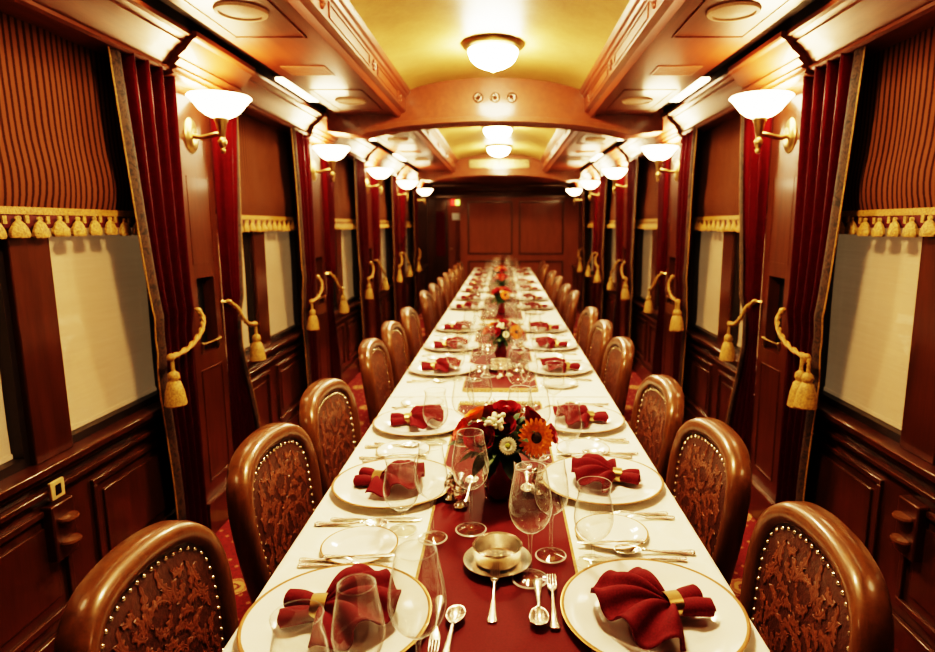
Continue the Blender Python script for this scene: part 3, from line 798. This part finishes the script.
for s, ys in ((-1, YL), (1, YR)):
    for i, y in enumerate(ys):
        rz = 0 if s < 0 else PI
        rz += random.uniform(-.03, .03)
        x = CHX + (.017 if s < 0 else -.014) + random.uniform(-.008, .008)
        yy = y + (.0 if s < 0 else .03)
        if i == 0 and s < 0: rz = -.02; x = .612; yy = 1.045
        if i == 0 and s > 0: yy = 1.10; rz = PI - .06; x = .583
        if i > 5: x += .02
        side = 'left' if s < 0 else 'right'
        chair_scale = (1, .93, .985) if (i == 0 and s < 0) else (1, 1, 1)
        lab = f'wooden chair with studded brown leather back, {ORD[i]} along the {side} side of the table'
        dup(chair, (s * x + TX(y), yy, 0), rz, lab, used).scale = chair_scale

# ------------------------------------------------------------------ tableware
def make_plate(name, r):
    k = r / .172
    prof = [(0, .004 * k), (.095 * k, .004 * k), (.110 * k, .007 * k), (.122 * k, .014 * k), (.165 * k, .0195 * k), (.1685 * k, .0200 * k), (.172 * k, .0195 * k), (.172 * k, .0180 * k), (.165 * k, .0160 * k), (.12 * k, .009 * k), (.085 * k, 0), (0, 0)]
    n = len(prof) - 1
    mis = [0, 0, 0, 0, 1, 1, 1, 1] + [0] * (n - 8)
    return MB().lathe(prof, n=64, mis=mis).build(name, ['porcelain', 'gold_rim'], angle=60)
charger = make_plate('dinner_plate', .172); tag(charger, '', 'plate', 'gold-rimmed dinner plates')
bread = make_plate('bread_plate', .087); tag(bread, '', 'plate', 'gold-rimmed bread plates')

def make_napkin(seed):
    """ring at origin, fan towards +x, tails towards -x"""
    rnd = random.Random(seed)
    g = []; NA, NR = 72, 16; A = R(80); pl = 4.6
    for i in range(NA + 1):
        u = i / NA; a = -A + 2 * A * u; row = []
        rim = .112 + .020 * math.cos(a * 1.6) + .006 * math.sin(5 * u * PI + seed)
        for j in range(NR + 1):
            t = j / NR; r = .004 + rim * t
            fold = math.sin(2 * PI * pl * u + .6 * t + seed * .3)
            fold = math.copysign(abs(fold) ** .7, fold)
            z = .020 + .030 * math.sin(min(1, t * 1.15) * PI * .75) * (1 - .35 * (a / A) ** 2) + (.004 + .013 * t) * fold * (1 - .25 * t)
            z -= .020 * t * t * (abs(a / A) ** 2)
            row.append((r * math.cos(a * (1 + .08 * fold * t)), r * math.sin(a) * 1.02, max(z, .0025 + max(0, abs(r * math.sin(a)) - .075) * .36)))
        g.append(row)
    mb = MB(); mb.grid(g)
    o = mb.build('folded_napkin', 'napkin', angle=75)
    so = o.modifiers.new('Solidify', 'SOLIDIFY'); so.thickness = .003; so.offset = 0
    # tails: two rolled lobes behind the ring
    t = MB()
    for sgn, zz in ((-1, .016), (1, .021)):
        path = [(0.006, sgn * .006, .020), (-.012, sgn * .011, zz), (-.035, sgn * .019, zz + .003), (-.060, sgn * .025, zz + .002)]
        t.tube(catmull(path, 4), [.0135 + .005 * min(1, q / 8) for q in range(13)], 12, flat=.78)
        # rolled end: spiral groove
        sp = [(-.0605, sgn * .025 + .0125 * (1 - q / 22) * math.cos(q * .75), zz + .002 + .0105 * (1 - q / 22) * math.sin(q * .75)) for q in range(20)]
        t.tube(sp, .0018, 5)
    t.build('napkin_tail', 'napkin', o, angle=50)
    rg = MB(); rg.lathe([(.0225, -.012), (.0255, -.0125), (.0255, .0125), (.0225, .012), (.0225, -.012)], (0, 0, .021), 24, mat=Matrix.Rotation(PI / 2, 3, 'Y') @ Matrix.Diagonal((.80, 1, 1, 1)).to_3x3())
    rg.build('napkin_ring', 'brass', o, angle=40)['label'] = 'brass napkin ring'
    return o
naps = [make_napkin(q) for q in (1, 2, 3)]
for o in naps: tag(o, '', 'napkin', 'burgundy napkins in brass rings')

def make_glass(name, prof, n=28):
    k = len(prof) - 1
    return MB().lathe(prof, n=n, mis=[0, 0, 1, 1] + [0] * (k - 6) + [1, 1]).build(name, ['glass', 'glass_rim_highlight'], angle=50)
def wine_prof(h, bw, rim, foot, stem):
    bh = h - stem
    p = [(0, .0025), (foot * .5, .0028), (foot * .95, .0012), (foot, .0020), (foot * .9, .004), (foot * .45, .0075), (.006, .013), (.0042, .025), (.0038, stem * .6), (.0042, stem - .012), (.007, stem - .003)]
    for t, w in ((.0, .16), (.04, .42), (.11, .68), (.2, .86), (.3, .96), (.38, 1.0), (.46, .99), (.58, .94), (.72, .86), (.86, .77), (1, rim)):
        p.append((bw * w, stem + bh * t))
    p.append((bw * rim - .0006, h + .0006)); p.append((bw * rim - .0016, h - .0006))
    return p
red_glass = make_glass('wine_glass', wine_prof(.245, .0445, .70, .038, .105)); tag(red_glass, '', 'glass', 'large wine glasses')
white_glass = make_glass('tall_wine_glass', wine_prof(.225, .0380, .72, .035, .100)); tag(white_glass, '', 'glass', 'slim wine glasses')
water_glass = make_glass('water_goblet', wine_prof(.185, .0430, .86, .037, .055)); tag(water_glass, '', 'glass', 'short stemmed water goblets')

def ribbon(mb, pts, widths, th):
    """flat bar along x: pts (x, z), widths half-width; rounded cross section"""
    P = [[] for _ in range(10)]
    for (x, z), w in zip(pts, widths):
        for q in range(10):
            a = 2 * PI * q / 10; P[q].append((x, w * math.cos(a), z + th * math.sin(a)))
    mb.grid(P, close_u=True)
    mb.add([P[q][0] for q in range(10)], [tuple(range(10))]); mb.add([P[q][-1] for q in range(10)], [tuple(range(10))])
def handle(mb, L, x0, rise=.006):
    ribbon(mb, [(x0, rise + .004), (x0 + L * .12, rise + .002), (x0 + L * .35, .0035), (x0 + L * .7, .003), (x0 + L * .93, .003), (x0 + L * .985, .003), (x0 + L, .003)],
           [.0032, .003, .0040, .0062, .0098, .0080, .003], .0022)
def make_fork(name, L):
    k = L / .2; mb = MB(); handle(mb, L * .62, -L * .12, .007)
    x0 = -L * .12
    ribbon(mb, [(x0 + .002, .011), (x0 - .008 * k, .0085), (x0 - .018 * k, .006), (x0 - .028 * k, .005), (x0 - .032 * k, .005)], [.0035, .007 * k, .0105 * k, .0118 * k, .0118 * k], .0013)
    for q in range(4):
        y = (-.0095 + .00635 * q) * k
        mb.tube([(x0 - .030 * k, y, .005), (x0 - .050 * k, y, .0048), (x0 - .075 * k, y * .95, .008)], [.0023 * k, .0021 * k, .0010], 6, flat=.6)
    return mb.build(name, 'silver', angle=50)
def make_spoon(name, L):
    k = L / .2; mb = MB(); handle(mb, L * .64, -L * .08, .006); x0 = -L * .08
    rows = []
    for i in range(9):
        t = i / 8; r = []
        for q in range(20):
            a = 2 * PI * q / 20; xx = math.cos(a); yy = math.sin(a)
            r.append((x0 - .030 * k + .033 * k * t * xx, .0215 * k * t * yy * (1 - .12 * xx), .0022 + .0095 * t * t))
        rows.append(r)
    mb.grid([[rows[i][q] for i in range(9)] for q in range(20)], close_u=True)
    o = mb.build(name, 'silver', angle=60); m = o.modifiers.new('Solidify', 'SOLIDIFY'); m.thickness = .0012; m.offset = 1
    return o
def make_knife(name, L):
    k = L / .22; mb = MB(); handle(mb, L * .45, -.005, .0)
    ribbon(mb, [(0, .0035), (-.02 * k, .0035), (-.06 * k, .0035), (-.10 * k, .0035), (-.118 * k, .0035), (-.124 * k, .0035)], [.004, .0075 * k, .0092 * k, .009 * k, .006 * k, .001], .0011)
    return mb.build(name, 'silver', angle=50)
fork = make_fork('dinner_fork', .20); tag(fork, '', 'fork', 'dinner forks')
sfork = make_fork('salad_fork', .17); tag(sfork, '', 'fork', 'salad forks')
spoon = make_spoon('soup_spoon', .19); tag(spoon, '', 'spoon', 'soup spoons')
knife = make_knife('dinner_knife', .23); tag(knife, '', 'knife', 'dinner knives')
bknife = make_knife('butter_knife', .16); tag(bknife, '', 'knife', 'butter knives')
dfork = make_fork('dessert_fork', .17); tag(dfork, '', 'fork', 'dessert forks')
dspoon = make_spoon('dessert_spoon', .165); tag(dspoon, '', 'spoon', 'dessert spoons')

ZC = .7535; ZR = .7575
for s, ys in ((-1, YL), (1, YR)):
    side = SIDE[s]
    for i, y in enumerate(ys):
        o_ = ORD[i]; cx = TX(y); face = 0 if s < 0 else PI        # local +x looks to the table centre
        def at(dx, dy, z=ZC): return (cx + s * (.292 - dx), y + s * dy * -1 * -1, z) if False else (cx + s * (.292 - dx), y + dy, z)
        # right hand of a diner at the left side is -y, at the right side +y
        rh = -1 if s < 0 else 1
        j = lambda a=.006: random.uniform(-a, a)
        dup(charger, at(0, 0), 0, f'white gold-rimmed dinner plate at the {o_} place along the {side} side', used)
        nr = face + (random.uniform(-.22, .22) if i else 0)
        if i == 0: nr = (.22 if s > 0 else .05) + face
        n = naps[(i + (s > 0)) % 3]
        sc_n = dup(n, at(-.045 if i else -.035, j(.008), ZC + (.0045 if i else .0062)), nr, f'burgundy fanned napkin in a brass ring on the {o_} {side} plate', used)
        if i == 0: sc_n.scale = (1.08, 1.08, 1.08)
        else: sc_n.scale = (1, 1, 1)
        dup(bread, at(.022 * s + j(), -rh * (.288 if s > 0 else .270)), 0, f'small gold-rimmed bread plate beside the {o_} {side} dinner plate', used)
        far = i > 5
        gl = [(water_glass, .080, rh * .19), (white_glass, .170, rh * .20), (red_glass, .225, rh * (.10 if (i == 4 and s < 0) or (i == 3 and s > 0) else .125))]
        if i == 0 and s < 0: gl = [(water_glass, .015, -.235), (white_glass, .100, -.225), (red_glass, .180, -.185)]
        if i == 1 and s < 0: gl = [(water_glass, .058, -.258), (white_glass, .138, -.300), (red_glass, .222, -.250)]
        nm = {'water_goblet': 'short stemmed water goblet', 'tall_wine_glass': 'slim empty wine glass', 'wine_glass': 'large empty wine glass'}
        for g_, dx, dy in gl:
            base = g_['group']; kind = {'short stemmed water goblets': 'short stemmed water goblet', 'slim wine glasses': 'slim empty wine glass', 'large wine glasses': 'large empty wine glass'}[base]
            z = ZR if dx > .13 else ZC
            dup(g_, at(dx + j(), dy + j(.01), z), random.uniform(0, 6), f'{kind} of the {o_} place along the {side} side of the table', used)
        if far: continue
        hx = -.045     # handle ends reach back towards the diner
        back = face + PI
        dup(knife, at(-.03 + j(), rh * .198), face + PI, f'silver dinner knife beside the {o_} {side} dinner plate', used)
        dup(spoon, at(-.045 + j(), rh * .226), face + PI + j(.05), f'silver soup spoon beside the {o_} {side} dinner plate', used)
        dup(fork, at(-.035 + j(), -rh * .190), face + PI + j(.05), f'silver dinner fork beside the {o_} {side} dinner plate', used)
        dup(sfork, at(-.06 + j(), -rh * .212), face + PI + j(.05), f'silver salad fork beside the dinner fork of the {o_} {side} place', used)
        bp = at(.022 * s, -rh * (.288 if s > 0 else .270))
        dup(bknife, (bp[0] - s * .0, bp[1] - .055, ZC + .0085), face + PI + .05, f'silver butter knife lying across the {o_} {side} bread plate', used)
        dx = .196 if s > 0 else .19
        # dessert pair at the head of the plate: fork handle one way, spoon the other
        if i == 0:
            dy0 = .02 if s > 0 else -.03
        else: dy0 = -.02
        fr, sr = (PI * 1.5, PI * .5) if s > 0 else (PI * .5, PI * 1.5)
        dup(dfork, at(.183, dy0 + .02 if s > 0 else dy0 + .02, ZR), fr + j(.05), f'silver dessert fork above the {o_} {side} dinner plate', used)
        dup(dspoon, at(.212, dy0, ZR), sr + j(.06) + (-.06 if s < 0 else 0.0), f'silver dessert spoon above the {o_} {side} dinner plate', used)

# silver butter bowls on saucers with a fork
bowl = empty('silver_bowl'); tag(bowl, '', 'bowl', 'silver bowls')
MB().lathe([(0, .014), (.040, .014), (.046, .017), (.050, .026), (.051, .048), (.054, .053), (.052, .055), (.0485, .052), (.047, .030), (.043, .021), (0, .0195)], n=40).build('bowl_body', 'silver', bowl)
st = MB()
for q in range(24):
    a = 2.4 * q; rr = .036 * math.sqrt(q / 24); st.lathe([(.0025, 0), (.0042, .0008), (.0042, 0)], (rr * math.cos(a), rr * math.sin(a), .0200), 8)
st.build('pierced_pattern', 'brass', bowl)
sau = MB().lathe([(0, .005), (.030, .004), (.042, .006), (.056, .011), (.070, .0145), (.073, .0150), (.074, .0138), (.070, .0125), (.056, .009), (.040, .003), (.036, 0), (0, 0)], n=48).build('silver_saucer', 'silver', angle=50)
tag(sau, '', 'saucer', 'silver saucers')
bfork = make_fork('pickle_fork', .17); tag(bfork, '', 'fork', 'small forks by the silver bowls')
for y, where in ((1.225, 'nearest the front of the table'), (3.04, 'before the second flower arrangement')):
    dup(sau, (TX(y) - .0, y, ZR), 0, f'silver saucer under the silver bowl {where}', used)
    dup(bowl, (TX(y) - .0, y, ZR - .007), 0, f'round silver bowl with pierced insert {where}', used)
    f_ = dup(bfork, (TX(y) - .006, y - .112, ZR + .003), PI * 1.5 - .03, f'small silver fork resting on the saucer {where}', used)
    f_.rotation_euler = (0, R(5), PI * 1.5 - .03)

# salt and pepper shakers
shk = empty('salt_shaker'); tag(shk, '', 'shaker', 'silver salt and pepper shakers')
MB().lathe([(0, 0), (.018, 0), (.019, .004), (.012, .009), (.008, .016), (.014, .026), (.018, .038), (.016, .048), (.011, .052), (0, .052)], n=20).build('shaker_body', 'silver', shk)
MB().lathe([(.0115, .052), (.0125, .055), (.0115, .062), (.007, .068), (.003, .070), (.004, .074), (0, .077)], n=20).build('shaker_cap', 'silver', shk)
for j_, (x, y) in enumerate(((-.098, 1.50), (-.128, 1.545), (.105, 1.58), (-.05, 2.20), (-.025, 2.25), (.0, 2.88), (.042, 2.90), (.115, 3.42))):
    w = ['standing before the first flower arrangement', 'standing left of the first flower arrangement', 'standing right of the first flower arrangement', 'behind the first flower arrangement, nearer of the pair',
         'behind the first flower arrangement, further of the pair', 'before the second flower arrangement, nearer of the pair', 'before the second flower arrangement, further of the pair', 'standing right of the second flower arrangement'][j_]
    dup(shk, (x + TX(y), y, ZR), random.uniform(0, 6), f'small silver shaker {w}', used)

# ------------------------------------------------------------------ flowers
M['rose'] = plain('red_rose', (.34, .008, .022), .55, ns=60, var=.35)
M['dark_rose'] = plain('dark_rose', (.22, .005, .014), .55, ns=60, var=.35)
M['orange'] = plain('orange_petal', (.86, .22, .012), .5, ns=40, var=.25)
M['orange_red'] = plain('orange_red_petal', (.62, .060, .008), .5, ns=40, var=.3)
M['brown_disc'] = plain('brown_disc', (.035, .012, .005), .8, ns=400, var=.6)
M['yellow_disc'] = plain('green_yellow_disc', (.42, .46, .05), .7)
M['white_petal'] = plain('white_petal', (.80, .78, .58), .5)
M['leaf'] = plain('green_leaf', (.022, .052, .014), .45, ns=25, var=.5)
M['leaf_light'] = plain('light_leaf', (.060, .100, .024), .45, ns=25, var=.4)
def orient(d):
    d = Vector(d).normalized(); return d.to_track_quat('Z', 'Y').to_matrix()
def petal(mb, L, w, base, tilt, ang, c, rot, curl=.3, mi=0):
    rows = []
    for i in range(6):
        t = i / 5; wd = w * math.sin(PI * min(1, .12 + .80 * t)) ** .8; a = tilt + curl * t
        r = base + L * t * math.cos(a); z = L * t * math.sin(a); row = []
        for q in (-1, -.4, .4, 1):
            p = Vector((r, q * wd, z + .15 * wd * q * q)); p = Matrix.Rotation(ang, 3, 'Z') @ p; p = rot @ p
            row.append(tuple(p + Vector(c)))
        rows.append(row)
    mb.grid(rows, mi)
def gerbera(par, c, d, r, mat, disc='brown_disc'):
    rot = orient(d); mb = MB()
    for lay, (k, lr, ti) in enumerate(((22, 1, .10), (20, .84, .22), (14, .5, .45))):
        for q in range(k): petal(mb, r * lr * .82, r * .13, r * .18, ti + random.uniform(-.05, .05), 2 * PI * (q + .5 * lay) / k, c, rot, -.12)
    f = mb.build('gerbera', mat, par, angle=60)
    dd = MB(); dd.lathe([(r * .30, 0), (r * .28, r * .10), (r * .18, r * .16), (0, r * .14)], c, 16, mat=rot); dd.build('flower_centre', disc, f)
def rose(par, c, d, r, mat):
    rot = orient(d); mb = MB()
    for lay, (k, rr, op, hh) in enumerate(((3, .22, 1.45, .85), (4, .38, 1.30, .90), (5, .55, 1.12, .92), (6, .72, .86, .90), (7, .85, .55, .80))):
        for q in range(k):
            ang = 2 * PI * q / k + lay * .9; rows = []
            for i in range(7):
                t = i / 6; row = []
                for u in range(7):
                    a = (u / 6 - .5) * 2.4 * PI / k * 1.15
                    rad = r * rr * (.55 + .45 * math.sin(t * PI * .5)) + (r * .16 * max(0, t - .7) / .3 * (1.5 - op))
                    z = r * hh * (t - .5) * (1 - .25 * (abs(a) / (PI / k)) ** 2)
                    p = rot @ Vector((rad * math.cos(ang + a), rad * math.sin(ang + a), z)); row.append(tuple(p + Vector(c)))
                rows.append(row)
            mb.grid(rows)
    mb.ball(c, r * .4)
    mb.build('rose', mat, par, angle=70)
def leaf(mb, c, d, L, w, mi):
    d = Vector(d).normalized(); sd = d.cross(Vector((0, 0, 1)));
    if sd.length < .01: sd = Vector((1, 0, 0))
    sd.normalize(); up = sd.cross(d); rows = []
    for i in range(6):
        t = i / 5; wd = w * math.sin(PI * (.06 + .92 * t)) ** .9; mid = Vector(c) + d * (L * t) - Vector((0, 0, 1)) * (.5 * L * t * t) * .5
        rows.append([tuple(mid - sd * wd + up * wd * .3), tuple(mid), tuple(mid + sd * wd + up * wd * .3)])
    mb.grid(rows, mi)
def bouquet(seed, main):
    random.seed(seed)
    b = empty('flower_arrangement'); tag(b, '', 'flowers', 'flower arrangements down the table')
    MB().lathe([(0, .004), (.030, .004), (.034, .008), (.037, .03), (.041, .085), (.044, .108), (.042, .110), (.038, .085), (.030, .02), (0, .015)], n=28).build('vase', 'vase', b)
    MB().lathe([(0, 0), (.031, 0), (.034, .003), (.030, .0055), (0, .0055)], n=28).build('vase_foot', 'glass', b)
    mb = MB()
    for q in range(130):
        a = random.uniform(0, 2 * PI); el = random.uniform(-.5, 1.1); rr = random.uniform(.02, .07)
        d = (math.cos(a) * math.cos(el), math.sin(a) * math.cos(el), math.sin(el))
        leaf(mb, (d[0] * rr, d[1] * rr, .135 + d[2] * rr * .8), d, random.uniform(.035, .062), random.uniform(.008, .015), 0 if random.random() < .72 else 1)
    mb.lathe([(0, .10), (.05, .11), (.068, .14), (.06, .17), (.03, .19), (0, .195)], n=16)
    mb.build('foliage', ['leaf', 'leaf_light'], b, angle=70)
    if main:
        gerbera(b, (.088, -.050, .168), (.38, -.85, .30), .046, 'orange')
        gerbera(b, (.022, -.082, .160), (.05, -.9, .42), .021, 'white_petal', 'yellow_disc')
        rose(b, (-.042, -.062, .170), (-.15, -.75, .65), .037, 'rose')
        rose(b, (.012, -.040, .192), (.05, -.55, .8), .030, 'dark_rose')
        rose(b, (.020, .010, .215), (.05, -.2, 1), .034, 'rose')
        rose(b, (.085, .035, .190), (.6, .2, .7), .034, 'rose')
        rose(b, (.125, -.005, .160), (.9, -.2, .4), .026, 'rose')
        rose(b, (-.085, -.012, .170), (-.8, -.3, .6), .027, 'orange_red'); rose(b, (-.055, .015, .203), (-.5, 0, 1), .026, 'orange')
        rose(b, (-.03, .06, .19), (-.2, .6, .7), .030, 'rose'); gerbera(b, (.03, .085, .17), (.1, .9, .5), .040, 'orange')
        gerbera(b, (-.09, .05, .16), (-.8, .5, .4), .036, 'orange_red')
        wf = MB()
        for q in range(26):
            wf.ball((-.012 + random.uniform(-.022, .024), -.048 + random.uniform(-.015, .02), .208 + random.uniform(-.014, .012)), random.uniform(.004, .0075), 8)
        wf.build('white_blossoms', 'white_petal', b)
    else:
        for q in range(11):
            a = 2 * PI * q / 11 + random.uniform(-.2, .2); el = random.choice((.35, .8, 1.2)); rr = .085
            d = (math.cos(a) * math.cos(el), math.sin(a) * math.cos(el), math.sin(el)); c = (d[0] * rr, d[1] * rr, .145 + d[2] * .062)
            if q % 3 == 0: gerbera(b, c, d, .040, 'orange' if q % 2 else 'orange_red')
            else: rose(b, c, d, .032, ['rose', 'orange_red', 'orange'][(q + seed) % 3])
        gerbera(b, (0, -.05, .20), (0, -.6, .7), .022, 'white_petal', 'yellow_disc')
    return b
b1_ = bouquet(3, True)
bq = dup(b1_, (TX(1.55) - .0, 1.56, ZR), 0, 'flower arrangement with a large orange gerbera, nearest the front of the table', used)
bq.scale = (1.1, 1.1, 1.1)
bq = dup(b1_, (TX(3.31), 3.31, ZR), .12, 'flower arrangement of red roses and gerbera, second along the table', used)
bq.scale = (.9, .9, .9)
b2_ = bouquet(11, False)
for j_, (y, x) in enumerate(((5.0, 0), (6.37, .0), (7.6, -.02))):
    dup(b2_, (TX(y) + x, y, ZR), j_ * 1.3, f'orange and red flower arrangement, {ORD[j_+2]} along the table', used)
random.seed(5)

# ------------------------------------------------------------------ world, camera, view
w = bpy.data.worlds.new('World'); scene.world = w; w.use_nodes = True
w.node_tree.nodes['Background'].inputs[0].default_value = (1, .75, .5, 1); w.node_tree.nodes['Background'].inputs[1].default_value = .02

cam = bpy.data.cameras.new('camera'); co = bpy.data.objects.new('camera', cam); col.objects.link(co)
cam.sensor_width = 36; cam.lens = 614 / 935 * 36; cam.shift_x = -(503 - 467.5) / 935
co.location = (.057, 0, 1.48); co.rotation_euler = (PI / 2 - R(9.34), 0, 0)
cam.clip_start = .02
cam.dof.use_dof = True; cam.dof.focus_distance = 1.35; cam.dof.aperture_fstop = 3.2
scene.camera = co
scene.view_settings.view_transform = 'Filmic'; scene.view_settings.look = 'Very High Contrast'
scene.view_settings.exposure = 1.35
scene.cycles.max_bounces = 8; scene.cycles.transparent_max_bounces = 40; scene.cycles.sample_clamp_indirect = 8
